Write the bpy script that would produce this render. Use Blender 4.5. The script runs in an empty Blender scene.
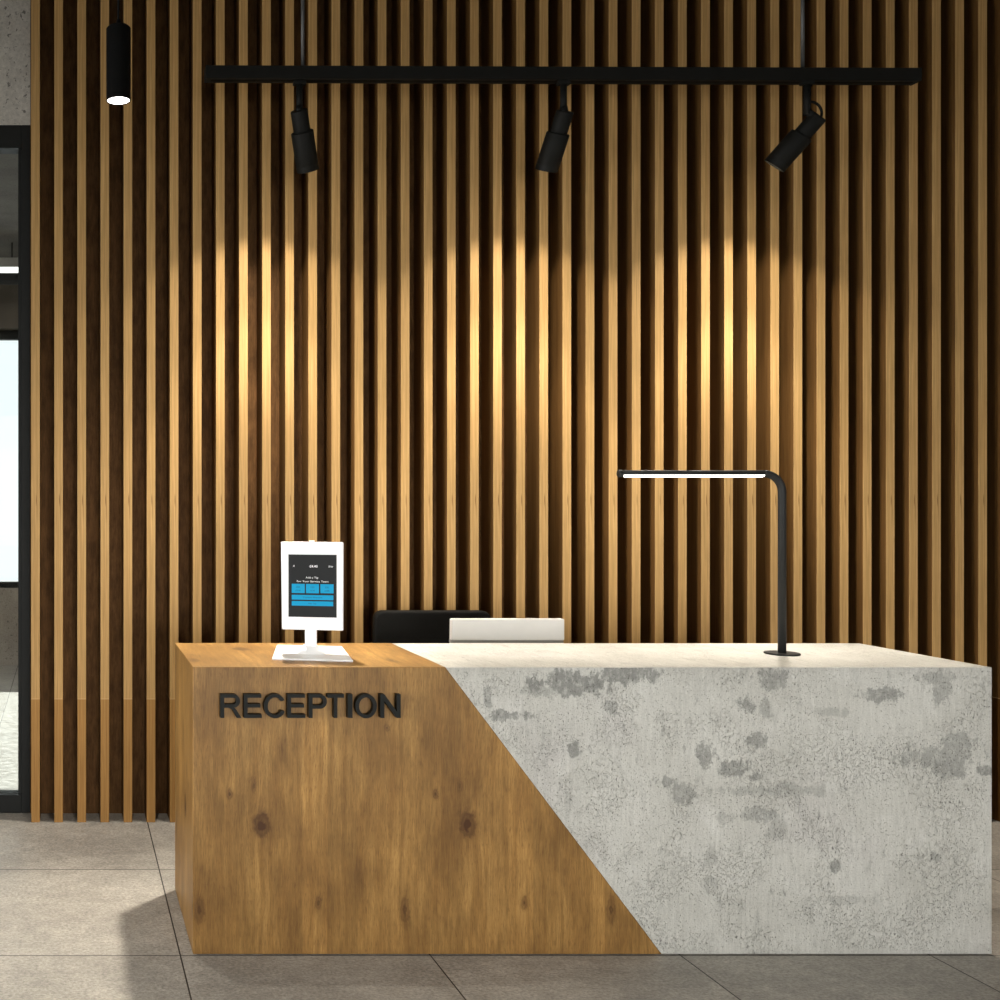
import bpy, bmesh, math
from mathutils import Vector, Matrix
C = bpy.context.scene.collection
F = 1074.0          # focal length in pixels of the 1000 px frame
EYE = 1.65          # camera height
PI = math.pi

# ------------------------------------------------------------------ helpers
class MB:
    """collects shapes in one bmesh and links them as one mesh object"""
    def __init__(s): s.b = bmesh.new()
    def box(s, x0, x1, y0, y1, z0, z1, bev=0, seg=1):
        t = bmesh.new()
        bmesh.ops.create_cube(t, size=1)
        for v in t.verts:
            v.co = ((x0+x1)/2+v.co.x*(x1-x0), (y0+y1)/2+v.co.y*(y1-y0), (z0+z1)/2+v.co.z*(z1-z0))
        if bev: bmesh.ops.bevel(t, geom=t.edges[:], offset=bev, segments=seg, affect='EDGES', profile=.5)
        return s._add(t)
    def prism(s, pts, a0, a1, axis='y', bev=0, seg=1):
        """polygon pts in the two other axes, swept along axis"""
        t = bmesh.new()
        def P(p, a):
            return {'y': (p[0], a, p[1]), 'z': (p[0], p[1], a), 'x': (a, p[0], p[1])}[axis]
        A = [t.verts.new(P(p, a0)) for p in pts]; B = [t.verts.new(P(p, a1)) for p in pts]
        n = len(pts)
        t.faces.new(A); t.faces.new(B[::-1])
        for i in range(n): t.faces.new((A[i], B[i], B[(i+1) % n], A[(i+1) % n]))
        bmesh.ops.recalc_face_normals(t, faces=t.faces[:])
        if bev: bmesh.ops.bevel(t, geom=t.edges[:], offset=bev, segments=seg, affect='EDGES', profile=.5)
        return s._add(t)
    def frustum(s, lo, hi, z0, z1):
        """four corner rectangle lo=(x0,x1,y0,y1) at z0 to hi at z1"""
        t = bmesh.new()
        r = lambda q, z: [t.verts.new(p) for p in ((q[0], q[2], z), (q[1], q[2], z), (q[1], q[3], z), (q[0], q[3], z))]
        A, B = r(lo, z0), r(hi, z1)
        t.faces.new(A[::-1]); t.faces.new(B)
        for i in range(4): t.faces.new((A[i], A[(i+1) % 4], B[(i+1) % 4], B[i]))
        return s._add(t)
    def cyl(s, p0, p1, r0, r1=None, n=32, bev=0, seg=2):
        p0, p1 = Vector(p0), Vector(p1); d = p1-p0
        t = bmesh.new()
        bmesh.ops.create_cone(t, cap_ends=True, segments=n, radius1=r0, radius2=r0 if r1 is None else r1, depth=d.length)
        if bev:
            es = [e for e in t.edges if any(len(f.verts) > 4 for f in e.link_faces)]
            bmesh.ops.bevel(t, geom=es, offset=bev, segments=seg, affect='EDGES', profile=.5)
        M = Matrix.Translation((p0+p1)/2) @ d.to_track_quat('Z', 'Y').to_matrix().to_4x4()
        bmesh.ops.transform(t, matrix=M, verts=t.verts[:])
        for f in t.faces: f.smooth = len(f.verts) <= 4
        return s._add(t)
    def tube(s, pts, r, n=20, caps=True, a0=0, a1=2*PI, r_in=None, ref=Vector((0, 1, 0))):
        """round bar along pts; with r_in a shell between angles a0..a1"""
        t = bmesh.new(); pts = [Vector(p) for p in pts]
        full = r_in is None
        rings = []
        for i, p in enumerate(pts):
            d = ((pts[min(i+1, len(pts)-1)]-p).normalized() + (p-pts[max(i-1, 0)]).normalized()).normalized()
            u = ref - d*ref.dot(d)
            if u.length < 1e-4: u = Vector((1, 0, 0)) - d*d.x
            u.normalize(); w = d.cross(u)
            if full:
                ring = [t.verts.new(p+(u*math.cos(2*PI*k/n)+w*math.sin(2*PI*k/n))*r) for k in range(n)]
            else:
                an = [a0+(a1-a0)*k/(n-1) for k in range(n)]
                ring = [t.verts.new(p+(u*math.cos(a)+w*math.sin(a))*r) for a in an] + [t.verts.new(p+(u*math.cos(a)+w*math.sin(a))*r_in) for a in an[::-1]]
            rings.append(ring)
        m = len(rings[0])
        for A, B in zip(rings, rings[1:]):
            for k in range(m):
                f = t.faces.new((A[k], A[(k+1) % m], B[(k+1) % m], B[k])); f.smooth = full
        if caps:
            t.faces.new(rings[0][::-1]); t.faces.new(rings[-1])
        bmesh.ops.recalc_face_normals(t, faces=t.faces[:])
        return s._add(t)
    def _add(s, t):
        me = bpy.data.meshes.new('tmp'); t.to_mesh(me); t.free(); s.b.from_mesh(me); bpy.data.meshes.remove(me); return s
    def xf(s, M):
        bmesh.ops.transform(s.b, matrix=M, verts=s.b.verts[:]); return s
    def build(s, name, mat, parent=None, loc=(0, 0, 0), rot=(0, 0, 0)):
        me = bpy.data.meshes.new(name); s.b.to_mesh(me); s.b.free()
        me.materials.append(mat)
        return link(name, me, parent, loc, rot)
def link(name, data, parent=None, loc=(0, 0, 0), rot=(0, 0, 0)):
    o = bpy.data.objects.new(name, data); C.objects.link(o)
    o.location = loc; o.rotation_euler = rot
    if parent: o.parent = parent
    return o
def thing(name, label, cat, loc=(0, 0, 0), rz=0, group=None):
    o = link(name, None, None, loc, (0, 0, rz)); o.empty_display_size = .1
    o['label'] = label; o['category'] = cat
    if group: o['group'] = group
    return o
def struct(name, mb, mat, parent=None):
    o = mb.build(name, mat, parent)
    if not parent: o['kind'] = 'structure'
    return o
def px(x, y, Y):
    """point at depth Y seen at pixel x, y"""
    return Vector(((x-68)*Y/F, Y, EYE+(500-y)*Y/F))
def rounded(x0, x1, z0, z1, r, n=6, corners=(1, 1, 1, 1)):
    out = []
    for (cx, cz, a, on) in ((x1-r, z1-r, 0, corners[0]), (x0+r, z1-r, 90, corners[1]), (x0+r, z0+r, 180, corners[2]), (x1-r, z0+r, 270, corners[3])):
        if on: out += [(cx+r*math.cos(math.radians(a+90*k/n)), cz+r*math.sin(math.radians(a+90*k/n))) for k in range(n+1)]
        else: out.append((cx+(r if a in (0, 270) else -r), cz+(r if a in (0, 90) else -r)))
    return out

# ------------------------------------------------------------------ node helper
class NT:
    def __init__(s, name):
        s.m = bpy.data.materials.new(name); s.m.use_nodes = True
        s.t = s.m.node_tree; s.t.nodes.clear()
        s.out = s.n('ShaderNodeOutputMaterial')
    def n(s, typ, **kw):
        d = s.t.nodes.new(typ)
        for k, v in kw.items(): setattr(d, k, v)
        return d
    def set(s, sock, v):
        if hasattr(v, 'links') or hasattr(v, 'is_linked'): s.t.links.new(v, sock)
        else:
            if isinstance(v, tuple) and len(v) == 3 and sock.type == 'RGBA': v = (*v, 1)
            sock.default_value = v
    def math(s, op, a, b=0.0, c=None, clamp=False):
        d = s.n('ShaderNodeMath', operation=op, use_clamp=clamp)
        s.set(d.inputs[0], a); s.set(d.inputs[1], b)
        if c is not None: s.set(d.inputs[2], c)
        return d.outputs[0]
    def vec(s, op, a, b=(0, 0, 0)):
        d = s.n('ShaderNodeVectorMath', operation=op); s.set(d.inputs[0], a); s.set(d.inputs[1], b)
        return d.outputs['Value'] if op in ('LENGTH', 'DOT_PRODUCT') else d.outputs[0]
    def comb(s, x=0.0, y=0.0, z=0.0):
        d = s.n('ShaderNodeCombineXYZ')
        for i, v in enumerate((x, y, z)): s.set(d.inputs[i], v)
        return d.outputs[0]
    def sep(s, v):
        d = s.n('ShaderNodeSeparateXYZ'); s.set(d.inputs[0], v); return d.outputs
    def obj(s): return s.n('ShaderNodeTexCoord').outputs['Object']
    def noise(s, v, scale=1.0, detail=3.0, rough=.5, dist=0.0):
        d = s.n('ShaderNodeTexNoise'); s.set(d.inputs['Vector'], v)
        d.inputs['Scale'].default_value = scale; d.inputs['Detail'].default_value = detail
        d.inputs['Roughness'].default_value = rough; d.inputs['Distortion'].default_value = dist
        return d.outputs['Fac']
    def voro(s, v, scale=1.0, feature='F1'):
        d = s.n('ShaderNodeTexVoronoi', feature=feature); s.set(d.inputs['Vector'], v); d.inputs['Scale'].default_value = scale
        return d.outputs['Distance']
    def rng(s, v, a, b, c=0.0, d=1.0, smooth=True):
        r = s.n('ShaderNodeMapRange', interpolation_type='SMOOTHSTEP' if smooth else 'LINEAR'); s.set(r.inputs['Value'], v)
        for k, q in zip(('From Min', 'From Max', 'To Min', 'To Max'), (a, b, c, d)): r.inputs[k].default_value = q
        return r.outputs[0]
    def mix(s, f, a, b, mode='MIX'):
        d = s.n('ShaderNodeMix', data_type='RGBA', blend_type=mode)
        s.set(d.inputs[0], f); s.set(d.inputs[6], a); s.set(d.inputs[7], b)
        return d.outputs[2]
    def grey(s, v):
        d = s.n('ShaderNodeCombineColor')
        for i in range(3): s.set(d.inputs[i], v)
        return d.outputs[0]
    def bump(s, h, strength=.3, dist=.002):
        d = s.n('ShaderNodeBump'); s.set(d.inputs['Height'], h); d.inputs['Strength'].default_value = strength; d.inputs['Distance'].default_value = dist
        return d.outputs[0]
    def bsdf(s, col, rough=.5, spec=.5, metal=0.0, normal=None, emit=None, es=0.0):
        p = s.n('ShaderNodeBsdfPrincipled')
        s.set(p.inputs['Base Color'], col); s.set(p.inputs['Roughness'], rough)
        p.inputs['Specular IOR Level'].default_value = spec; p.inputs['Metallic'].default_value = metal
        if normal is not None: s.set(p.inputs['Normal'], normal)
        if emit is not None:
            s.set(p.inputs['Emission Color'], emit); p.inputs['Emission Strength'].default_value = es
        s.t.links.new(p.outputs[0], s.out.inputs[0]); return s.m
    def uv(s, origin=(0, 0, 0)):
        """u across / v along the grain, chosen by the face's own direction"""
        x, y, z = s.sep(s.vec('SUBTRACT', s.obj(), origin))
        nz = s.sep(s.n('ShaderNodeTexCoord').outputs['Normal'])[2]
        a = s.math('GREATER_THAN', s.math('ABSOLUTE', nz), .5)
        ia = s.math('SUBTRACT', 1.0, a)
        return s.math('ADD', x, s.math('MULTIPLY', y, ia)), s.math('ADD', s.math('MULTIPLY', z, ia), s.math('MULTIPLY', y, a))

def plain(name, col, rough=.5, spec=.5, metal=0.0, grain=.06, scale=60):
    t = NT(name); o = t.obj()
    f = t.rng(t.noise(o, scale, 3), .3, .7, 1-grain, 1+grain, False)
    return t.bsdf(t.mix(1.0, col, t.grey(f), 'MULTIPLY'), t.rng(t.noise(o, scale*.5, 2), .3, .7, rough-.04, rough+.04, False), spec, metal)
def glow(name, col, es, base=(.8, .8, .8)):
    return NT(name).bsdf(base, .45, .1, 0, None, col, es)

def mat_desk_wood():
    t = NT('knotty_oak'); u, v = t.uv()
    PER = .747
    d = t.math('MULTIPLY', t.math('SUBTRACT', t.noise(t.comb(t.math('MULTIPLY', u, 6.0), t.math('MULTIPLY', v, 1.6), 3.0), 1, 3), .5), .05)
    um = t.math('SUBTRACT', u, t.math('MULTIPLY', t.math('FLOOR', t.math('DIVIDE', u, PER)), PER))
    p = t.comb(um, v, 0.0)
    wob = t.math('MULTIPLY', t.math('SUBTRACT', t.noise(t.comb(u, v, 0.0), 40, 4), .5), .9)
    knots = ((.250, .471, .030, .046, 1.0), (.132, .584, .012, .018, .9), (.220, .613, .010, .026, .55), (.325, .747, .014, .045, .4),
             (.704, .823, .011, .014, .8), (.022, .163, .017, .050, .85), (.454, .188, .012, .024, .85), (.60, .30, .014, .05, .35), (.24, .50, .085, .15, .33))
    K = 0.0
    for (kx, ky, rx, ry, s_) in knots:
        ln = t.vec('LENGTH', t.vec('MULTIPLY', t.vec('SUBTRACT', p, (kx, ky, 0)), (1/rx, 1/ry, 0)))
        ln = t.math('ADD', ln, wob)
        ring = t.math('ADD', t.math('MULTIPLY', t.math('SINE', t.math('MULTIPLY', ln, 9.0)), .18), .82)
        K = t.math('ADD', K, t.math('MULTIPLY', t.math('MULTIPLY', t.rng(ln, .15, 1.7, s_, 0), ring), 1.0))
    ud = t.math('ADD', u, t.math('ADD', d, t.math('MULTIPLY', K, .012)))
    fine = t.noise(t.comb(t.math('MULTIPLY', ud, 300.0), t.math('MULTIPLY', v, 14.0), 0.0), 1, 4, .6)
    mid = t.noise(t.comb(t.math('MULTIPLY', ud, 48.0), t.math('MULTIPLY', v, 2.0), 5.0), 1, 4, .6)
    big = t.noise(t.comb(t.math('MULTIPLY', ud, 7.0), t.math('MULTIPLY', v, 2.2), 9.0), 1, 3, .5)
    col = t.mix(t.rng(mid, .25, .75), (.33, .170, .046), (.53, .300, .092))
    col = t.mix(t.rng(big, .3, .7, 0, .8), col, (.25, .125, .034))
    r = t.n('ShaderNodeValToRGB'); r.color_ramp.interpolation = 'CONSTANT'
    e = r.color_ramp.elements
    stops = ((0, .93), (.20, .86), (.30, .97), (.53, 1.12), (.652, .88), (.80, .97), (.935, 1.03))
    e[0].position = 0; e[0].color = (.93,)*3+(1,); e[1].position = .2; e[1].color = (.86,)*3+(1,)
    for q, c in stops[2:]: k = e.new(q); k.color = (c*.85,)*3+(1,)
    e[0].color = (.93*.85,)*3+(1,); e[1].color = (.88*.85,)*3+(1,)
    t.set(r.inputs[0], t.math('DIVIDE', um, PER))
    col = t.mix(1.0, col, r.outputs[0], 'MULTIPLY')
    pore = t.noise(t.comb(t.math('MULTIPLY', ud, 420.0), t.math('MULTIPLY', v, 34.0), 4.0), 1, 2, .6)
    cloud = t.noise(t.comb(t.math('MULTIPLY', ud, 16.0), t.math('MULTIPLY', v, 6.0), 21.0), 1, 5, .65)
    col = t.mix(1.0, col, t.grey(t.rng(fine, .25, .75, .66, 1.26, False)), 'MULTIPLY')
    col = t.mix(1.0, col, t.grey(t.rng(cloud, .3, .7, .80, 1.16, False)), 'MULTIPLY')
    col = t.mix(t.rng(pore, .54, .68, 0, .5), col, (.13, .058, .017))
    col = t.mix(t.math('MULTIPLY', K, .95, clamp=True), col, (.068, .027, .008))
    h = t.math('ADD', fine, t.math('MULTIPLY', mid, .5))
    return t.bsdf(col, .42, .25, 0, t.bump(h, .2, .0013))

def mat_slat(name='slat_oak'):
    t = NT(name); u, v = t.uv()
    rnd = t.n('ShaderNodeObjectInfo').outputs['Random']
    o = t.math('MULTIPLY', rnd, 7.0)
    fine = t.noise(t.comb(t.math('MULTIPLY', u, 330.0), t.math('MULTIPLY', v, 5.0), o), 1, 4, .6)
    mid = t.noise(t.comb(t.math('MULTIPLY', u, 90.0), t.math('MULTIPLY', v, 1.4), 2.0), 1, 3, .55)
    up = t.mix(t.rng(mid, .25, .75), (.43, .254, .095), (.555, .348, .140))
    lo = t.mix(t.rng(mid, .25, .75), (.33, .170, .050), (.44, .240, .078))
    col = t.mix(t.math('LESS_THAN', v, .632), up, lo)
    col = t.mix(1.0, col, t.grey(t.rng(fine, .25, .75, .72, 1.22, False)), 'MULTIPLY')
    x = t.sep(t.obj())[0]
    # the small dark grain fleck every batten carries, and the joint between its two lengths
    fl = t.vec('LENGTH', t.vec('MULTIPLY', t.vec('SUBTRACT', t.comb(x, v, 0.0), (.026, 1.650, 0)), (1/.0032, 1/.045, 0)))
    col = t.mix(t.rng(fl, .2, 1.0, .75, 0), col, (.12, .05, .015))
    fl2 = t.vec('LENGTH', t.vec('MULTIPLY', t.vec('SUBTRACT', t.comb(x, v, 0.0), (.030, 1.60, 0)), (1/.004, 1/.09, 0)))
    col = t.mix(t.rng(fl2, .2, 1.0, .35, 0), col, (.16, .07, .02))
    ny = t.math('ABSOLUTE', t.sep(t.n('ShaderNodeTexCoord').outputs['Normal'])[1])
    col = t.mix(t.math('LESS_THAN', ny, .5), col, t.mix(1.0, col, (.32, .26, .20), 'MULTIPLY'))   # flanks darkened in colour to deepen the shade between battens
    j = t.math('COMPARE', v, .632, .0022)
    col = t.mix(t.math('MULTIPLY', j, .55), col, (.66, .44, .22))
    return t.bsdf(col, .55, .15, 0, t.bump(fine, .15, .001))

def mat_backing():
    t = NT('dark_stained_board'); u, v = t.uv()
    fine = t.noise(t.comb(t.math('MULTIPLY', u, 260.0), t.math('MULTIPLY', v, 9.0), 0.0), 1, 5, .6)
    blot = t.noise(t.comb(t.math('MULTIPLY', u, 26.0), t.math('MULTIPLY', v, 7.0), 2.0), 1, 6, .7)
    col = t.mix(t.rng(blot, .3, .7), (.085, .041, .015), (.165, .080, .029))
    col = t.mix(1.0, col, t.grey(t.rng(fine, .25, .75, .7, 1.25, False)), 'MULTIPLY')
    return t.bsdf(col, .65, .08, 0, t.bump(fine, .3, .001))

def mat_desk_concrete():
    """board marked concrete with grey trowel patches, pits and scratches; x,z on the front"""
    t = NT('cast_concrete'); u, v = t.uv()
    p = t.comb(u, v, 0.0)
    big = t.noise(p, 2.2, 4, .55)
    col = t.mix(t.rng(big, .3, .7), (.51, .50, .455), (.605, .595, .55))
    pink = t.noise(t.comb(u, v, 4.0), 2.0, 3)
    col = t.mix(t.rng(pink, .5, .75, 0, .45), col, (.53, .50, .495))
    w1_ = t.noise(t.comb(t.math('MULTIPLY', u, 20.0), t.math('MULTIPLY', v, 9.0), 7.0), 1, 6, .75, .4)
    w2_ = t.noise(t.comb(u, v, 17.0), 70, 4, .7)
    wob = t.math('ADD', t.math('MULTIPLY', t.math('SUBTRACT', w1_, .5), 4.0), t.math('MULTIPLY', t.math('SUBTRACT', w2_, .5), 1.3))
    # patches seen on the front: pixel centre, radii in px, strength
    P = ((572, 683, 46, 13, .85), (620, 675, 40, 10, .8), (508, 716, 20, 6, .8), (488, 700, 4, 16, .6), (575, 750, 7, 8, .8), (546, 690, 26, 8, .5), (610, 708, 6, 9, .6),
         (772, 680, 16, 12, .7), (745, 705, 8, 9, .8), (767, 708, 7, 11, .5), (757, 740, 12, 8, .7), (705, 755, 11, 14, .75), (733, 770, 16, 9, .7), (755, 778, 8, 5, .7),
         (878, 695, 20, 7, .75), (942, 690, 9, 20, .55), (938, 677, 22, 6, .5), (936, 758, 40, 11, .6), (960, 745, 22, 13, .6), (950, 770, 18, 12, .7), (985, 770, 9, 5, .8),
         (776, 790, 70, 6, .4), (760, 815, 14, 9, .6), (722, 818, 10, 9, .4), (682, 795, 14, 12, .6), (668, 782, 5, 6, .7), (708, 858, 8, 14, .35), (836, 868, 6, 6, .7),
         (935, 857, 5, 6, .6), (830, 712, 22, 5, .35), (712, 884, 10, 8, .35), (850, 900, 20, 5, .3), (778, 832, 9, 14, .35))
    K = 0.0
    for (x, y, rx, ry, s_) in P:
        X = (x-68)*3.895/F - .4533; Z = EYE-(y-500)*3.895/F; q = 3.895/F
        ln = t.math('ADD', t.vec('LENGTH', t.vec('MULTIPLY', t.vec('SUBTRACT', p, (X, Z, 0)), (1/(rx*q), 1/(ry*q), 0))), wob)
        K = t.math('MAXIMUM', K, t.rng(ln, .70, 1.12, s_, 0))
    nz = t.math('ABSOLUTE', t.sep(t.n('ShaderNodeTexCoord').outputs['Normal'])[1])
    K = t.math('MULTIPLY', K, t.math('GREATER_THAN', nz, .5))
    K = t.math('MULTIPLY', K, t.rng(t.noise(t.comb(t.math('MULTIPLY', u, 55.0), t.math('MULTIPLY', v, 30.0), 41.0), 1, 5, .7), .34, .54, .5, 1))
    streak = t.noise(t.comb(t.math('MULTIPLY', u, 16.0), t.math('MULTIPLY', v, 4.2), 1.0), 1, 6, .7)
    K = t.math('MAXIMUM', K, t.rng(streak, .56, .70, 0, .40))
    smear = t.noise(t.comb(t.math('MULTIPLY', u, 5.0), t.math('MULTIPLY', v, 9.0), 31.0), 1, 6, .7, .6)
    col = t.mix(t.rng(smear, .55, .68, 0, .45), col, (.66, .65, .61))
    col = t.mix(t.rng(smear, .30, .45, .35, 0), col, (.44, .43, .39))
    smud = t.noise(t.comb(t.math('MULTIPLY', u, 38.0), t.math('MULTIPLY', v, 15.0), 51.0), 1, 5, .7)
    smz = t.rng(t.noise(t.comb(u, v, 61.0), 3.2, 3), .46, .60)
    K = t.math('MAXIMUM', K, t.math('MULTIPLY', t.rng(smud, .56, .68, 0, .55), smz))
    col = t.mix(K, col, (.205, .206, .190))
    gr = t.noise(p, 150, 4, .7)
    col = t.mix(1.0, col, t.grey(t.rng(gr, .3, .7, .88, 1.10, False)), 'MULTIPLY')
    # wormy trowel marks and pits, gathered in zones
    zone = t.rng(t.noise(t.comb(u, v, 11.0), 5.0, 4), .44, .58)
    worm = t.math('ABSOLUTE', t.math('SUBTRACT', t.noise(t.comb(u, t.math('MULTIPLY', v, .8), 0.0), 46, 4, .62, .9), .5))
    wl = t.math('MULTIPLY', t.rng(worm, .0, .020, 1, 0), zone)
    pit = t.math('MULTIPLY', t.rng(t.noise(t.comb(u, t.math('MULTIPLY', v, .7), 3.0), 120, 2, .5), .655, .70), t.rng(zone, 0, 1, .35, 1))
    grit = t.noise(t.comb(u, t.math('MULTIPLY', v, .8), 13.0), 170, 2, .6)
    gz = t.rng(t.noise(t.comb(t.math('MULTIPLY', u, 9.0), t.math('MULTIPLY', v, 5.0), 19.0), 1, 4, .65), .42, .60)
    gm = t.math('MULTIPLY', t.rng(grit, .61, .69), gz)
    stre = t.noise(t.comb(t.math('MULTIPLY', u, 110.0), t.math('MULTIPLY', v, 9.0), 23.0), 1, 4, .65)
    col = t.mix(1.0, col, t.grey(t.rng(stre, .3, .7, .88, 1.10, False)), 'MULTIPLY')
    col = t.mix(t.math('MULTIPLY', gm, .48), col, (.20, .19, .175))
    col = t.mix(t.math('MULTIPLY', wl, .10), col, (.22, .21, .195))
    col = t.mix(t.math('MULTIPLY', pit, .70), col, (.15, .145, .135))
    pit = t.math('MAXIMUM', pit, t.math('MULTIPLY', gm, .7))
    h = t.math('SUBTRACT', t.math('MULTIPLY', gr, .35), t.math('ADD', t.math('MULTIPLY', wl, .25), pit))
    return t.bsdf(col, .55, .3, 0, t.bump(h, .9, .005))

def mat_wall_concrete(name='rough_concrete', a=(.52, .49, .44), b=(.68, .65, .59)):
    t = NT(name); o = t.obj()
    big = t.noise(o, 3.0, 5, .6); gr = t.noise(o, 60, 4, .7)
    col = t.mix(t.rng(big, .3, .7), a, b)
    col = t.mix(1.0, col, t.grey(t.rng(gr, .3, .7, .8, 1.15, False)), 'MULTIPLY')
    pit = t.rng(t.noise(o, 48, 3, .6, .5), .60, .68)
    col = t.mix(t.math('MULTIPLY', pit, .7), col, (.08, .075, .065))
    return t.bsdf(col, .8, .2, 0, t.bump(t.math('SUBTRACT', gr, pit), .4, .004))

def mat_floor():
    t = NT('concrete_tile'); o = t.obj(); x, y, z = t.sep(o)
    S = .906
    def line(c, org, w):
        q = t.math('DIVIDE', t.math('SUBTRACT', c, org), S)
        fr = t.math('ABSOLUTE', t.math('SUBTRACT', q, t.math('ROUND', q)))
        return t.math('LESS_THAN', fr, w/2/S), t.math('FLOOR', t.math('ADD', q, .0))
    lx, ix = line(x, .407, .0055); ly, iy = line(y, 3.890, .006)
    wn = t.n('ShaderNodeTexWhiteNoise'); t.set(wn.inputs['Vector'], t.comb(ix, iy, 0.0)); tile = wn.outputs['Value']
    big = t.noise(t.comb(x, y, t.math('MULTIPLY', tile, 9.0)), 2.6, 5, .6)
    mid = t.noise(t.comb(t.math('MULTIPLY', x, .7), y, t.math('MULTIPLY', tile, 5.0)), 22, 5, .65)
    gr = t.noise(t.comb(t.math('MULTIPLY', x, .8), y, 2.0), 95, 4, .75)
    col = t.mix(t.rng(big, .3, .7), (.33, .305, .268), (.44, .408, .358))
    col = t.mix(1.0, col, t.grey(t.rng(mid, .25, .75, .74, 1.2, False)), 'MULTIPLY')
    col = t.mix(1.0, col, t.grey(t.rng(gr, .3, .7, .58, 1.34, False)), 'MULTIPLY')
    sp = t.rng(t.noise(t.comb(x, y, 8.0), 70, 3, .6), .60, .70)
    col = t.mix(t.math('MULTIPLY', sp, .38), col, (.13, .12, .105))
    col = t.mix(lx, col, (.035, .03, .025)); col = t.mix(t.math('MULTIPLY', ly, .9), col, (.05, .045, .04))
    h = t.math('SUBTRACT', gr, t.math('MULTIPLY', t.math('MAXIMUM', lx, ly), 3.0))
    return t.bsdf(col, t.rng(mid, .3, .7, .48, .62), .35, 0, t.bump(h, .07, .002))

def mat_glass():
    t = NT('window_glass')
    tr = t.n('ShaderNodeBsdfTransparent'); tr.inputs[0].default_value = (.96, .98, .97, 1)
    gl = t.n('ShaderNodeBsdfGlossy'); gl.inputs['Roughness'].default_value = .02
    fr = t.n('ShaderNodeFresnel'); fr.inputs[0].default_value = 1.45
    mx = t.n('ShaderNodeMixShader')
    t.t.links.new(fr.outputs[0], mx.inputs[0]); t.t.links.new(tr.outputs[0], mx.inputs[1]); t.t.links.new(gl.outputs[0], mx.inputs[2])
    t.t.links.new(mx.outputs[0], t.out.inputs[0]); return t.m

M = dict(
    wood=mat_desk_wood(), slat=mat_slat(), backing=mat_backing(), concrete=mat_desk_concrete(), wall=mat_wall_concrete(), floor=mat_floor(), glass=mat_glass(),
    ceil=mat_wall_concrete('ceiling_concrete', (.18, .17, .15), (.24, .23, .21)),
    annex=mat_wall_concrete('annex_concrete', (.40, .345, .295), (.50, .44, .38)),
    annexc=mat_wall_concrete('annex_ceiling_concrete', (.13, .12, .105), (.18, .17, .15)),
    lintel=plain('dark_lintel', (.13, .11, .088), .7, .3, 0, .2, 6),
    frame=plain('black_aluminium', (.018, .019, .018), .6, .2),
    black=plain('matt_black_metal', (.006, .006, .005), .55, .2),
    pend=plain('satin_black_metal', (.002, .002, .002), .65, .12),
    track=plain('black_track', (.008, .008, .007), .6, .15),
    rod=plain('dark_steel', (.10, .10, .10), .4, .5, .5),
    letter=plain('black_letter', (.009, .010, .009), .5, .15),
    lampm=plain('charcoal_metal', (.018, .018, .017), .55, .3),
    white=plain('white_steel', (.95, .95, .95), .38, .4, 0, .015, 20),
    mon=plain('warm_white_plastic', (.74, .72, .68), .42, .4, 0, .02, 20),
    grey_part=plain('grey_plastic', (.30, .29, .27), .5, .4),
    leather=plain('black_leather', (.006, .0055, .0045), .65, .15, 0, .2, 90),
    chrome=plain('brushed_steel', (.45, .45, .45), .3, .5, .9),
    plinth=plain('black_plinth', (.012, .011, .010), .7, .2),
    shelf=plain('grey_laminate', (.42, .41, .38), .5, .3),
    lamp_on=glow('lit_disc', (1.0, .97, .92), 6.0),
    strip_on=glow('lit_strip', (1.0, .96, .90), 3.5),
    lens=glow('lit_lens', (1.0, .82, .55), 8.0),
    tube_on=glow('lit_tube', (1.0, 1.0, .98), 2.0),
    scr=glow('dark_screen', (.030, .032, .032), .45, (.008, .008, .008)),
    blue=glow('blue_button', (.003, .34, .60), .9, (.005, .05, .08)),
    txt=glow('pale_screen_text', (.6, .6, .6), .8),
    txt2=glow('grey_screen_text', (.22, .22, .22), .8),
    dim=glow('dark_screen_text', (.01, .12, .25), .4, (.01, .05, .1)),
    black_bezel=plain('black_bezel', (.006, .006, .006), .35, .4),
)

# ------------------------------------------------------------------ setting
YS, YB = 5.495, 5.655            # face of the battens, face of the back wall
CEIL = 4.4
X0, X1, YR = -3.0, 6.2, -3.6     # room
def box(*a, bev=0): return MB().box(*a, bev=bev)
struct('floor', box(X0-.2, X1+.2, YR-.2, 12.2, -.15, 0), M['floor'])
struct('ceiling', box(X0-.2, X1+.2, YR-.2, YB+.13, CEIL, CEIL+.15), M['ceil'])
GX = px(30.4, 0, 5.66).x           # right edge of the glazed partition
GT = px(0, 125, 5.66).z
wb = MB().box(GX, X1, YB, YB+.13, 0, CEIL)
struct('wall_back', wb, M['backing'])
struct('wall_back_header', box(X0, GX, 5.66, 5.79, GT, CEIL), M['wall'])
LW = (.2, 4.2, .4, 2.9)
struct('wall_left', MB().box(X0-.15, X0, YR, LW[0], 0, CEIL).box(X0-.15, X0, LW[1], 12, 0, CEIL).box(X0-.15, X0, LW[0], LW[1], 0, LW[2]).box(X0-.15, X0, LW[0], LW[1], LW[3], CEIL), M['wall'])
w = struct('added_window_4', MB().box(X0-.1, X0-.02, LW[0], LW[1], LW[2], LW[2]+.06).box(X0-.1, X0-.02, LW[0], LW[1], LW[3]-.06, LW[3]).box(X0-.1, X0-.02, LW[0], LW[0]+.06, LW[2]+.06, LW[3]-.06).box(X0-.1, X0-.02, LW[1]-.06, LW[1], LW[2]+.06, LW[3]-.06).box(X0-.1, X0-.02, 2.17, 2.23, LW[2]+.06, LW[3]-.06), M['frame'])  # unseen window, added as the source of the side fill
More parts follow.
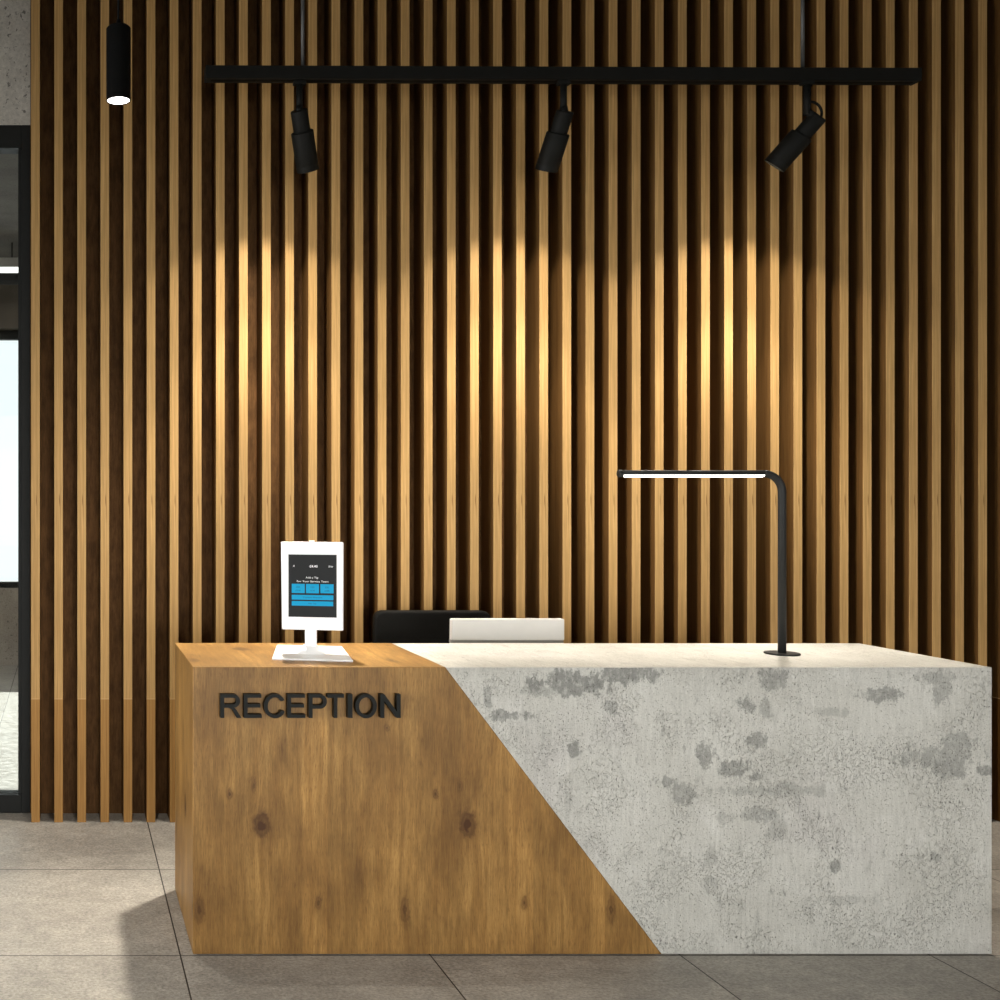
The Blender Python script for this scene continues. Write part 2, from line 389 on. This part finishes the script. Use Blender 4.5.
MB().box(X0-.065, X0-.055, LW[0]+.06, LW[1]-.06, LW[2]+.06, LW[3]-.06).build('pane', M['glass'], w)
struct('wall_right', box(X1, X1+.15, YR, YB+.13, 0, CEIL), M['wall'])
# wall behind the viewer; its unseen window is added for the front fill
wf = MB().box(X0, X1, YR-.15, YR, 0, .5).box(X0, X1, YR-.15, YR, 2.9, CEIL).box(X0, -2.2, YR-.15, YR, .5, 2.9).box(5.4, X1, YR-.15, YR, .5, 2.9)
struct('wall_front', wf, M['wall'])
w = struct('added_window_3', MB().box(-2.2, 5.4, YR-.10, YR-.02, .5, .56).box(-2.2, 5.4, YR-.10, YR-.02, 2.84, 2.9).box(-2.2, -2.14, YR-.1, YR-.02, .56, 2.84).box(5.34, 5.4, YR-.1, YR-.02, .56, 2.84).box(1.57, 1.63, YR-.1, YR-.02, .56, 2.84), M['frame'])
MB().box(-2.14, 5.34, YR-.065, YR-.055, .56, 2.84).build('pane', M['glass'], w)

# glazed partition on the left
GB = .095
fr = MB()
fr.box(px(21.4, 0, 5.66).x, GX, 5.66, 5.76, 0, GT, bev=.002)                 # right post
fr.box(px(18.2, 0, 5.68).x, px(21.4, 0, 5.66).x+.001, 5.68, 5.76, 0, GT)       # its step
fr.box(X0, px(21.4, 0, 5.66).x, 5.66, 5.76, px(0, 148, 5.66).z, GT, bev=.002)
fr.box(X0, px(21.4, 0, 5.66).x, 5.66, 5.76, 0, GB, bev=.002)
fr.box(-1.55, -1.47, 5.665, 5.755, GB, GT-.1); fr.box(-2.75, -2.67, 5.665, 5.755, GB, GT-.1)
w1 = struct('window_1', fr, M['frame'])
MB().box(X0+.01, px(18.2, 0, 5.68).x, 5.712, 5.720, GB, GT-.12).build('pane', M['glass'], w1)

# room beyond the glass
AY = 10.7
AC = 3.95
zs, zt = px(0, 588, AY).z, px(0, 330, AY).z
struct('ceiling_beyond', box(X0, 2.0, YB+.135, 12, AC, AC+.15), M['annexc'])
struct('wall_beyond', MB().box(X0, 2, AY, AY+.25, 0, zs).box(-.05, 2, AY, AY+.25, zs, zt), M['annex'])
struct('trim_lintel', box(X0, 2, AY-.12, AY+.25, zt, AC-.18), M['lintel'])
struct('wall_beyond_side', box(.3, .45, YB+.135, AY, 0, AC), M['annex'])
fr = MB().box(X0, -.05, AY+.02, AY+.10, zt-.09, zt).box(X0, -.05, AY+.02, AY+.10, zs, zs+.06).box(-.11, -.05, AY+.02, AY+.1, zs, zt).box(-1.6, -1.53, AY+.02, AY+.1, zs, zt)
w2 = struct('window_2', fr, M['frame'])
MB().box(X0, -.06, AY+.055, AY+.062, zs+.05, zt-.08).build('pane', M['glass'], w2)
struct('sun_block_slab', box(X0-1, 1.5, AY+.25, AY+1.9, zt+.25, zt+.4), M['lintel'])  # unseen slab added outside to block the upper sun rays
tl = thing('linear_ceiling_lamp', 'white linear ceiling lamp glimpsed through the glass at the left edge', 'ceiling lamp', (-1.1, 9.6, px(0, 272, 9.6).z))
MB().box(-.95, 1.0, -.04, .04, 0, .036, bev=.003).build('diffuser', M['tube_on'], tl)
MB().box(-.97, 1.02, -.05, .05, .036, .12, bev=.003).build('housing', M['grey_part'], tl)
for sx in (-.6, .6): MB().cyl((sx, 0, .12), (sx, 0, AC-tl.location.z), .006, n=10).build('hanger', M['black'], tl)

# ------------------------------------------------------------------ batten screen
PITCH, SW = 23.106*YS/F, 8.65*YS/F
sx0 = px(31.2, 0, YS).x
scr = thing('slat_screen', 'floor to ceiling screen of upright oak battens in front of the dark back wall', 'wall cladding', (sx0, YS, 0))
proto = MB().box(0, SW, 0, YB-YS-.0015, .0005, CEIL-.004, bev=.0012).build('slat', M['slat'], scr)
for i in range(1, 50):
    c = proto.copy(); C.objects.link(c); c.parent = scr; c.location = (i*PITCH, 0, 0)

# ------------------------------------------------------------------ reception desk
DX0, DX1, DY0, DY1, DH = .4533, 3.351, 3.895, 4.548, 1.0444
DTX, DBX = px(445.3, 0, DY0).x, px(662.3, 0, DY0).x
desk = thing('reception_desk', 'long reception desk, left half knotty oak and right half pale concrete, split on a slant', 'reception desk', (DX0, DY0, 0))
L, D = DX1-DX0, DY1-DY0
PH = .003
tb = DTX-DX0; bb = DBX-DX0 - (DBX-DTX)*PH/DH
wbody = MB().prism([(0, PH), (bb, PH), (tb, DH), (0, DH)], 0, D, 'y', bev=.0015).build('wooden_body', M['wood'], desk)
wbody['label'] = 'knotty oak body with a slanted right edge'
cbody = MB().prism([(bb+.0005, PH), (L, PH), (L, DH-.001), (tb+.0005, DH-.001)], 0, D, 'y', bev=.0015).build('concrete_body', M['concrete'], desk)
cbody['label'] = 'pale patchy concrete body with a slanted left edge'
MB().box(.012, L-.012, .012, D-.012, 0, PH).build('plinth', M['plinth'], desk)
WS = .74
MB().box(.15, L-.15, D+.001, D+.40, WS-.03, WS, bev=.002).build('work_surface', M['shelf'], desk)
for sx in (.15, L-.19): MB().box(sx, sx+.04, D+.001, D+.38, 0, WS-.03).build('support_panel', M['shelf'], desk)

# raised letters on the oak front
def arc(cx, cy, rx, ry, a0, a1, n=22):
    return [(cx+rx*math.cos(math.radians(a0+(a1-a0)*k/n)), cy+ry*math.sin(math.radians(a0+(a1-a0)*k/n))) for k in range(n+1)]
def glyph(ch):
    """closed loops for a plain grotesque capital of height 1; returns width, loops"""
    s, h = .165, .145
    if ch == 'I': return .20, [[(.02, 0), (.02+s, 0), (.02+s, 1), (.02, 1)]]
    if ch == 'T': return .78, [[(.39-s/2, 0), (.39+s/2, 0), (.39+s/2, 1-h), (.78, 1-h), (.78, 1), (0, 1), (0, 1-h), (.39-s/2, 1-h)]]
    if ch == 'E': return .80, [[(0, 0), (.80, 0), (.80, h), (s, h), (s, .44), (.74, .44), (.74, .44+h), (s, .44+h), (s, 1-h), (.78, 1-h), (.78, 1), (0, 1)]]
    if ch == 'N': return .86, [[(0, 0), (s, 0), (s, .72), (.86-s*1.05, 0), (.86, 0), (.86, 1), (.86-s, 1), (.86-s, .28), (s*1.05, 1), (0, 1)]]
    if ch == 'O': return .98, [arc(.49, .5, .49, .515, 0, 360, 44)[:-1], arc(.49, .5, .49-s, .515-h, 0, 360, 44)[:-1]]
    if ch == 'C':
        o = arc(.49, .5, .49, .515, 42, 318, 40); i = arc(.49, .5, .49-s, .515-h, 318, 42, 40)
        return .92, [o + [(.905, .27), (.755, .315)] + i[2:-2] + [(.745, .70), (.895, .745)]]
    bowl = lambda x, r: arc(x, 1-r, r, r, 90, -90, 20)
    if ch == 'P':
        R = .305
        return .80, [[(0, 0), (s, 0), (s, 1-2*R)] + bowl(.80-R, R)[::-1] + [(0, 1)], [(s, 1-h)] + arc(.80-R, 1-R, R-s+.01, R-h, 90, -90, 16) + [(s, 1-2*R+h)]]
    if ch == 'R':
        R = .285
        return .90, [[(0, 0), (s, 0), (s, 1-2*R), (.36, 1-2*R), (.52, .34), (.70, 0), (.90, 0), (.70, .33), (.58, 1-2*R+.01)] + arc(.84-R, 1-R, R, R, -75, 90, 20) + [(0, 1)],
                     [(s, 1-h)] + arc(.84-R, 1-R, R-s+.01, R-h, 90, -90, 16) + [(s, 1-2*R+h)]]
def curve_mesh(name, loops, ext, mat):
    cu = bpy.data.curves.new(name, 'CURVE'); cu.dimensions = '2D'; cu.fill_mode = 'BOTH'; cu.extrude = ext; cu.bevel_depth = 0
    for lp in loops:
        sp = cu.splines.new('POLY'); sp.points.add(len(lp)-1); sp.use_cyclic_u = True
        for p, q in zip(sp.points, lp): p.co = (q[0], q[1], 0, 1)
    return to_mesh(name, cu, mat)
def to_mesh(name, cu, mat):
    ob = bpy.data.objects.new('tmp', cu); C.objects.link(ob)
    bpy.context.view_layer.update()
    me = bpy.data.meshes.new_from_object(ob.evaluated_get(bpy.context.evaluated_depsgraph_get()))
    bpy.data.objects.remove(ob); bpy.data.curves.remove(cu)
    me.name = name; me.materials.clear(); me.materials.append(mat)
    return me
LY = 3.862                      # letter face
q = LY/F
zb, zh = EYE-(718-500)*q, 23.6*q
for ch, xa, xb in (('R', 220.5, 241.5), ('E', 244, 261.8), ('C', 264, 285), ('E', 287.5, 305.5), ('P', 309, 327), ('T', 327.5, 344), ('I', 347.5, 353), ('O', 355.5, 377), ('N', 380.5, 400.8)):
    wd, loops = glyph(ch)
    sc = (xb-xa)*q/wd
    loops = [[(x*sc, y*zh) for x, y in lp] for lp in loops]
    me = curve_mesh('sign_letter', loops, .013, M['letter'])
    o = link('sign_letter', me, wbody, ((xa-68)*q-DX0, LY+.013-DY0, zb), (PI/2, 0, 0))

# ------------------------------------------------------------------ payment kiosk on the oak half
kc = (.957, 4.235, DH)
kiosk = thing('payment_kiosk', 'white tablet payment kiosk with a dark screen on the oak half of the desk', 'payment kiosk', kc, math.radians(-11))
kb = MB().prism([(-.149, -.20), (.149, -.20), (.131, .19), (-.131, .19)], 0, .007, 'z', bev=.002).build('base', M['white'], kiosk)
MB().frustum((-.055, .055, -.075, .06), (-.026, .026, -.035, .03), .006, .032).build('foot', M['white'], kiosk)
MB().box(-.0225, .0225, -.030, .010, .030, .160, bev=.004, seg=2).build('neck', M['white'], kiosk)
ez0, ez1 = EYE-129.5*4.2/F-DH, EYE-42*4.2/F-DH
ew = 61.0*4.2/F/2
eo = MB().prism([(-ew+.008, ez0), (ew+.003, ez0), (ew+.004, ez1), (-ew+.004, ez1)], -.055, -.018, 'y', bev=.004, seg=2).build('enclosure', M['white'], kiosk)
MB().cyl((.004, -.036, ez1-.002), (.004, -.036, ez1+.005), .010, n=20).build('lock', M['white'], eo)
k = 4.18/F
def kx(x): return (x-311.2)*k
def kz(y): return EYE+(500-y)*k-DH
sc_x0, sc_x1, sc_z0, sc_z1 = kx(289.0), kx(336.0), kz(617.2), kz(554.6)
screen = MB().box(sc_x0, sc_x1, -.0565, -.05, sc_z0, sc_z1).build('screen', M['black_bezel'], kiosk)
screen['label'] = 'dark tablet screen with blue buttons'
MB().box(sc_x0+.003, sc_x1-.003, -.0572, -.0564, sc_z0+.002, sc_z1-.002).build('display', M['scr'], screen)
for (a, b, c, d) in ((292.2, 304.9, 584, 593.2), (306.1, 318.8, 584, 593.2), (320.2, 333, 584, 593), (292.2, 332.8, 595, 599.8), (292.2, 332.6, 601.2, 605.8)):
    MB().box(kx(a), kx(b), -.0580, -.0571, kz(d), kz(c)).build('screen_button', M['blue'], screen)
def text(body, x, y, size_px, mat, align='CENTER', sx=1.0):
    cu = bpy.data.curves.new('screen_text', 'FONT'); cu.body = body; cu.size = size_px*k*1.35; cu.align_x = align; cu.extrude = .0001
    me = to_mesh('screen_text', cu, mat)
    o = link('screen_text', me, screen, (kx(x), -.0583, kz(y)), (PI/2, 0, 0)); o.scale = (sx, 1, 1)
text('£4.40', 313.5, 567.4, 2.6, M['txt'], sx=1.0)
text('X', 294.2, 567.0, 1.8, M['txt2'])
text('Skip', 330.2, 567.0, 1.7, M['txt2'], sx=1.2)
text('Add a Tip', 312.0, 578.4, 1.9, M['txt2'], sx=1.2)
text('For Your Service Team', 312.6, 582.2, 1.8, M['txt2'], sx=1.35)
for i, (a, b) in enumerate((('10%', '£0.44'), ('15%', '£0.66'), ('20%', '£0.88'))):
    text(a, (298.3, 312.3, 326.5)[i], 588.0, 1.7, M['dim'], sx=1.1); text(b, (298.3, 312.3, 326.5)[i], 591.2, 1.5, M['dim'], sx=1.1)
text('Custom Amount', 312.4, 598.0, 1.7, M['dim'], sx=1.2)
text('No Tip', 312.4, 604.2, 1.6, M['dim'], sx=1.2)

# ------------------------------------------------------------------ desk lamp on the concrete half
LX, LYY = px(782, 654, 4.223).x, 4.223
lamp = thing('desk_lamp', 'slim charcoal desk lamp with a long lit arm on the concrete half', 'desk lamp', (LX, LYY, DH-.0007))
MB().cyl((0, 0, 0), (0, 0, .007), .061, n=48, bev=.002).build('base', M['lampm'], lamp)
az = EYE+26.3*LYY/F-DH+.001
ax = px(620.5, 0, LYY).x-LX
br, rr = .072, .0145
pts = [(0, 0, .005), (0, 0, az-br)] + [(-br+br*math.cos(a), 0, az-br+br*math.sin(a)) for a in [PI/2*k/12 for k in range(1, 12)]]
MB().tube(pts+[(-br, 0, az)], rr, 24).build('pole', M['lampm'], lamp)
arm = MB().tube([(-br, 0, az), (ax, 0, az)], rr*.93, 24).build('arm', M['lampm'], lamp)
MB().cyl((ax+.006, 0, az), (ax-.010, 0, az), rr*1.05, n=28, bev=.004).build('end_cap', M['lampm'], lamp)
sa, sb = px(622, 0, LYY).x-LX, px(763, 0, LYY).x-LX
# lower front quarter of the arm is the lit diffuser
st = MB()
t = bmesh.new(); an = [math.radians(-22+(-62)*k_/10) for k_ in range(11)]
rings = []
for x in (sa, sb):
    sh = .006 if x == sa else -.006
    o_ = [t.verts.new((x+sh*(k_/10), -math.cos(a)*(rr*.93+.0014), az+math.sin(a)*(rr*.93+.0014))) for k_, a in enumerate(an)]
    i_ = [t.verts.new((x+sh*(k_/10), -math.cos(a)*(rr*.93-.001), az+math.sin(a)*(rr*.93-.001))) for k_, a in enumerate(an)]
    rings.append(o_+i_[::-1])
m = len(rings[0])
for k_ in range(m): t.faces.new((rings[0][k_], rings[0][(k_+1) % m], rings[1][(k_+1) % m], rings[1][k_]))
t.faces.new(rings[0]); t.faces.new(rings[1][::-1]); bmesh.ops.recalc_face_normals(t, faces=t.faces[:])
st._add(t); st.build('light_strip', M['strip_on'], lamp)['label'] = 'lit white strip under the arm'

# ------------------------------------------------------------------ monitor and chair behind the desk
my = 4.72
ma, mb_ = px(450, 618, my), px(564.3, 618, my)
mon = thing('monitor', 'white computer monitor seen from behind, just over the concrete half of the desk', 'monitor', ((ma.x+mb_.x)/2+.005, my+.02, WS+.0003))
mw = (mb_.x-ma.x)/2-.004; mz1 = ma.z-WS-.0045; mz0 = .085; q_ = my/F
zl = EYE-140.3*q_-WS                     # grey strip added for the shaded band low on the back
MB().prism([(-mw-.001, zl), (mw+.0, zl), (mw, mz1-.004), (mw-.004, mz1), (-mw+.004, mz1), (-mw, mz1-.004)], -.02, .012, 'y', bev=.003, seg=2).build('back_cover', M['mon'], mon)
MB().box(-mw-.002, mw-.002, -.014, .012, zl-.012, zl+.0005).build('shade_strip', M['grey_part'], mon)
MB().box(-mw-.001, mw, -.02, .012, mz0, zl-.012, bev=.003, seg=2).build('lower_cover', M['mon'], mon)
MB().box(-mw+.008, mw-.008, .0115, .014, mz0+.012, mz1-.010).build('display', M['black_bezel'], mon)
MB().box(-.03, .03, -.045, -.018, .010, .22, bev=.004).build('stand_neck', M['mon'], mon)
MB().box(-.10, .10, -.105, .10, 0, .010, bev=.003).build('stand_base', M['mon'], mon)

cy = 5.24
c0, c1 = px(373.5, 611, cy), px(490.5, 611, cy)
ccx = (c0.x+c1.x)/2; hw = (c1.x-c0.x)/2
chair = thing('office_chair', 'black office chair whose rounded backrest rises behind the desk', 'chair', (ccx+.007, 5.06, 0))
bz1 = c0.z
MB().prism(rounded(-hw, hw, .52, bz1, .045, 8), .18, .235, 'y', bev=.012, seg=3).build('backrest', M['leather'], chair)
MB().prism(rounded(-.26, .26, -.10, .20, .05, 6), .43, .50, 'z', bev=.015, seg=3).build('seat', M['leather'], chair)
MB().box(-.03, .03, .19, .225, .40, .62, bev=.006).box(-.03, .03, -.03, .225, .39, .43, bev=.006).build('bracket', M['black'], chair)
MB().cyl((0, 0, .10), (0, 0, .40), .028, n=24).build('column', M['chrome'], chair)
base = MB().cyl((0, 0, .07), (0, 0, .13), .045, n=24)
for kk in range(5):
    a = math.radians(90+72*kk); base.cyl((.02*math.cos(a), .02*math.sin(a), .10), (.265*math.cos(a), .265*math.sin(a), .075), .020, .014, 16)
base.build('star_base', M['chrome'], chair)
for kk in range(5):
    a = math.radians(90+72*kk); c, s = math.cos(a), math.sin(a)
    MB().cyl((.265*c-.012*s, .265*s+.012*c, .028), (.265*c+.012*s, .265*s-.012*c, .028), .028, n=20, bev=.005).cyl((.265*c, .265*s, .03), (.265*c, .265*s, .082), .007, n=10).build('caster', M['black'], chair)

# ------------------------------------------------------------------ lighting track, spots and pendant
TY = 5.05
ta, tb_ = px(207, 65, TY), px(921, 68, TY*1.006)
tl_ = tb_-ta
th = 13.0*TY/F
track = thing('lighting_track', 'long black lighting track hung on two rods across the batten screen', 'lighting track', (ta.x, TY, CEIL), math.atan2(tl_.y, tl_.x))
tz = ta.z-CEIL
TL = tl_.length
rail = MB().box(0, TL, 0, .062, tz-th, tz, bev=.002).build('rail', M['track'], track)
MB().box(.02, TL-.02, .022, .040, tz-th-.0015, tz-th+.001).build('conductor_slot', M['pend'], rail)
for xx in (0, TL): MB().box(xx-.004, xx+.004, -.001, .063, tz-th-.001, tz+.001, bev=.001).build('end_cap', M['track'], track)
for rx in (303, 806.5):
    X = px(rx, 0, TY+.03).x-ta.x
    MB().cyl((X, .031, tz-.001), (X, .031, 0), .0085, n=16).cyl((X, .031, -.03), (X, .031, 0), .03, n=20).build('suspension_rod', M['rod'], track)

def spot(stem, a, b, label, cable=False):
    """stem pixel x, axis start and end pixel of the head"""
    Y = TY+.031
    zr = ta.z-th
    zr = zr + (px(stem, 0, Y).x-ta.x)*(-.0) - .0
    top = Vector((px(stem, 0, Y).x, Y+.0, zr))
    t = thing('track_spotlight', label, 'spotlight', top, 0, 'spotlights on the black lighting track')
    A, B = px(*a, Y)-top, px(*b, Y+.115)-top
    d = (B-A).normalized(); ln = (B-A).length
    S = MB().box(-.030, .030, -.014, .014, -.022, -.001, bev=.003).cyl((0, 0, -.02), (0, 0, A.z+.01), .0155, n=20)
    S.cyl((0, 0, A.z+.025), (A.x, A.y, A.z-.01), .017, n=20).build('stem', M['track'], t)
    kn = A+d*.02
    MB().cyl(kn+Vector((-.034, 0, 0)), kn+Vector((.034, 0, 0)), .013, n=20).build('knuckle', M['black'], t)
    nk = MB().cyl(A-d*.005, A+d*.125, .040, n=36, bev=.006)
    nk.build('driver_housing', M['track'], t)
    bd = MB().cyl(A+d*.095, B-d*.012, .053, n=40, bev=.005).build('body', M['track'], t)
    # front ring and recessed lens
    ring(B-d*.016, B+d*.012, .053, .047, d).build('front_ring', M['black'], t)
    MB().cyl(B-d*.013, B-d*.009, .046, n=32).build('lens', M['lens'], t)
    if cable:
        pts = [(.006, 0, A.z+.075), (.05, 0, A.z+.065), (.072, 0, A.z+.03), (.066, 0, A.z-.008), (.045, 0, A.z-.03)]
        pts = smooth(pts)
        MB().tube(pts, .006, 10).build('cable', M['black'], t)
    return t, top+B+d*.03
def ring(p0, p1, ro, ri, d, n=40):
    t = bmesh.new(); u = Vector((0, 1, 0)); u = (u-d*u.dot(d)).normalized(); w = d.cross(u)
    rr_ = [[t.verts.new(p+(u*math.cos(2*PI*k/n)+w*math.sin(2*PI*k/n))*r) for k in range(n)] for p, r in ((p0, ri), (p0, ro), (p1, ro), (p1, ri))]
    for A, B in zip(rr_, rr_[1:]+rr_[:1]):
        for k in range(n): t.faces.new((A[k], A[(k+1) % n], B[(k+1) % n], B[k]))
    bmesh.ops.recalc_face_normals(t, faces=t.faces[:])
    return MB()._add(t)
def smooth(pts, it=3):
    pts = [Vector(p) for p in pts]
    for _ in range(it):
        q = [pts[0]]
        for a, b in zip(pts, pts[1:]): q += [a*.75+b*.25, a*.25+b*.75]
        pts = q+[pts[-1]]
    return pts
spots = [spot(299.5, (299, 111), (307.5, 168), 'black track spotlight hanging almost upright, nearest the pendant lamp'),
         spot(563.5, (565, 112), (547, 168), 'black track spotlight tilted slightly to the left at the middle of the track'),
         spot(807, (818, 117), (776, 164), 'steeply tilted black track spotlight with a looped cable, above the desk lamp', True)]

PY = 4.4
pb = px(118.5, 101, PY); pt = px(118.5, 27, PY)
pend = thing('pendant_lamp', 'black cylinder pendant lamp with a glowing white end, left of the track', 'pendant lamp', (pb.x, PY, pb.z))
hh = pt.z-pb.z; R_ = .0502
t = bmesh.new()
prof = [(R_-.005, .006), (R_-.004, 0), (R_-.001, 0), (R_, .002), (R_, hh-.008), (R_-.008, hh), (.012, hh), (.008, hh+.03), (0, hh+.03)]
NS = 48
vs = [[t.verts.new((r*math.cos(2*PI*i/NS), r*math.sin(2*PI*i/NS), z)) for i in range(NS)] if r else [t.verts.new((0, 0, z))]*NS for r, z in prof]
for A_, B_ in zip(vs, vs[1:]):
    for i in range(NS):
        f = [A_[i], A_[(i+1) % NS], B_[(i+1) % NS], B_[i]]
        f = list(dict.fromkeys(f)); fc = t.faces.new(f); fc.smooth = False
bmesh.ops.recalc_face_normals(t, faces=t.faces[:])
MB()._add(t).build('shade', M['pend'], pend)
MB().cyl((0, 0, .003), (0, 0, .010), R_-.0045, n=48).build('lens', M['lamp_on'], pend)['label'] = 'glowing white end'
MB().cyl((0, 0, hh+.02), (0, 0, CEIL-pb.z), .0045, n=12).cyl((0, 0, CEIL-pb.z-.025), (0, 0, CEIL-pb.z), .05, n=32).build('cord', M['pend'], pend)

# ------------------------------------------------------------------ light
def lamp_obj(name, typ, loc, energy, color, direction=(0, 0, -1), **kw):
    l = bpy.data.lights.new(name, typ); l.energy = energy; l.color = color
    for a, b in kw.items(): setattr(l, a, b)
    o = link(name, l, None, loc); o.rotation_mode = 'QUATERNION'
    o.rotation_quaternion = Vector(direction).to_track_quat('-Z', 'Y')
    return o
WARM = (1.0, .92, .80)
def profile(l, stops):
    """beam profile of the fitting: strength by angle off its axis (degrees, value)"""
    l.use_nodes = True; nt = l.node_tree; nt.nodes.clear()
    out = nt.nodes.new('ShaderNodeOutputLight'); em = nt.nodes.new('ShaderNodeEmission')
    tc = nt.nodes.new('ShaderNodeTexCoord'); sp = nt.nodes.new('ShaderNodeSeparateXYZ')
    mu = nt.nodes.new('ShaderNodeMath'); mu.operation = 'MULTIPLY'; mu.inputs[1].default_value = -1
    ac = nt.nodes.new('ShaderNodeMath'); ac.operation = 'ARCCOSINE'
    dv = nt.nodes.new('ShaderNodeMath'); dv.operation = 'DIVIDE'; dv.inputs[1].default_value = PI/2; dv.use_clamp = True
    r = nt.nodes.new('ShaderNodeValToRGB'); e = r.color_ramp.elements
    for i, (a, v) in enumerate(stops):
        k_ = e[i] if i < 2 else e.new(a/90)
        k_.position = a/90; k_.color = (v, v, v, 1)
    L_ = nt.links.new
    L_(tc.outputs['Normal'], sp.inputs[0]); L_(sp.outputs[2], mu.inputs[0]); L_(mu.outputs[0], ac.inputs[0]); L_(ac.outputs[0], dv.inputs[0])
    L_(dv.outputs[0], r.inputs[0]); L_(r.outputs[0], em.inputs['Strength']); L_(em.outputs[0], out.inputs[0])
BEAM = ((0, .08), (9, .12), (13, .13), (18, .23), (22, .28), (27, .22), (31, .15), (34, .085), (42, .050), (54, .026), (57.5, .020), (60, .0015), (75, .0008), (90, 0))
for (t_, p), xx in zip(spots, (.985, 2.24, 3.36)):
    o = lamp_obj('track_spot_beam', 'POINT', (xx, 5.10, 3.20), 790, WARM, (0, .0, -1), shadow_soft_size=.045)
    profile(o.data, BEAM)
    lamp_obj('track_spot_fill', 'SPOT', (xx, 5.10, 3.20), {0: 350, 2: 60, 3: 60}[int(xx)], (1.0, .93, .80), (-.30 if xx > 3 else -.16 if xx < 1 else 0, -.42, -1), spot_size=math.radians(50 if xx > 3 else 46 if xx < 1 else 60), spot_blend=.7, shadow_soft_size=.07)  # second lamp per head, added to brighten the desk top
lamp_obj('pendant_beam', 'SPOT', (pb.x, PY, pb.z-.012), 60, (1.0, .93, .82), (0, .1, -1), spot_size=math.radians(95), spot_blend=.8, shadow_soft_size=.04)
# added area fill behind the viewer, imitating daylight from an unseen window
lamp_obj('front_fill', 'AREA', (2.2, YR+.05, 1.2), 29, (1.0, .985, .955), (0, 1, -.04), shape='RECTANGLE', size=5.4, size_y=1.5, spread=math.radians(42))
lamp_obj('side_fill', 'AREA', (X0+.03, 2.2, 1.65), 105, (1.0, .98, .94), (1, 0, 0), shape='RECTANGLE', size=3.8, size_y=2.4, spread=math.radians(120))  # added area fill imitating daylight from the unseen left window
# low sun into the room beyond the glass, cut short by the unseen blocking slab
lamp_obj('sun', 'SUN', (-.5, 16, 8), 2.7, (1.0, .95, .87), (.02, -math.cos(math.radians(29)), -math.sin(math.radians(29))), angle=.01)
lamp_obj('far_window_daylight', 'AREA', (-1.5, AY+.3, 2.0), 35, (.97, .985, 1.0), (0, -1, -.1), shape='RECTANGLE', size=2.8, size_y=2.3)

lamp_obj('beyond_fill', 'AREA', (-2.0, 8.2, 3.85), 60, (1.0, .97, .92), (.1, 0, -1), shape='RECTANGLE', size=1.6, size_y=3.0)  # added fill lamp out of view, brightens the room beyond
wd = bpy.data.worlds.new('sky'); bpy.context.scene.world = wd; wd.use_nodes = True
bg = wd.node_tree.nodes['Background']; bg.inputs[0].default_value = (.93, .965, 1.0, 1); bg.inputs[1].default_value = 1.3

# ------------------------------------------------------------------ camera
cam = bpy.data.cameras.new('camera'); cam.sensor_width = 36; cam.lens = F*36/1000
cam.shift_x = (500-68)/1000; cam.clip_start = .05
co = link('camera', cam, None, (0, 0, EYE), (PI/2, 0, 0))
S = bpy.context.scene; S.camera = co
S.view_settings.view_transform = 'Standard'; S.view_settings.look = 'None'; S.view_settings.gamma = 1; S.view_settings.exposure = 0
S.view_settings.use_curve_mapping = False
S.cycles.use_denoising = True
S.cycles.max_bounces = 8; S.cycles.transparent_max_bounces = 12; S.cycles.sample_clamp_indirect = 4
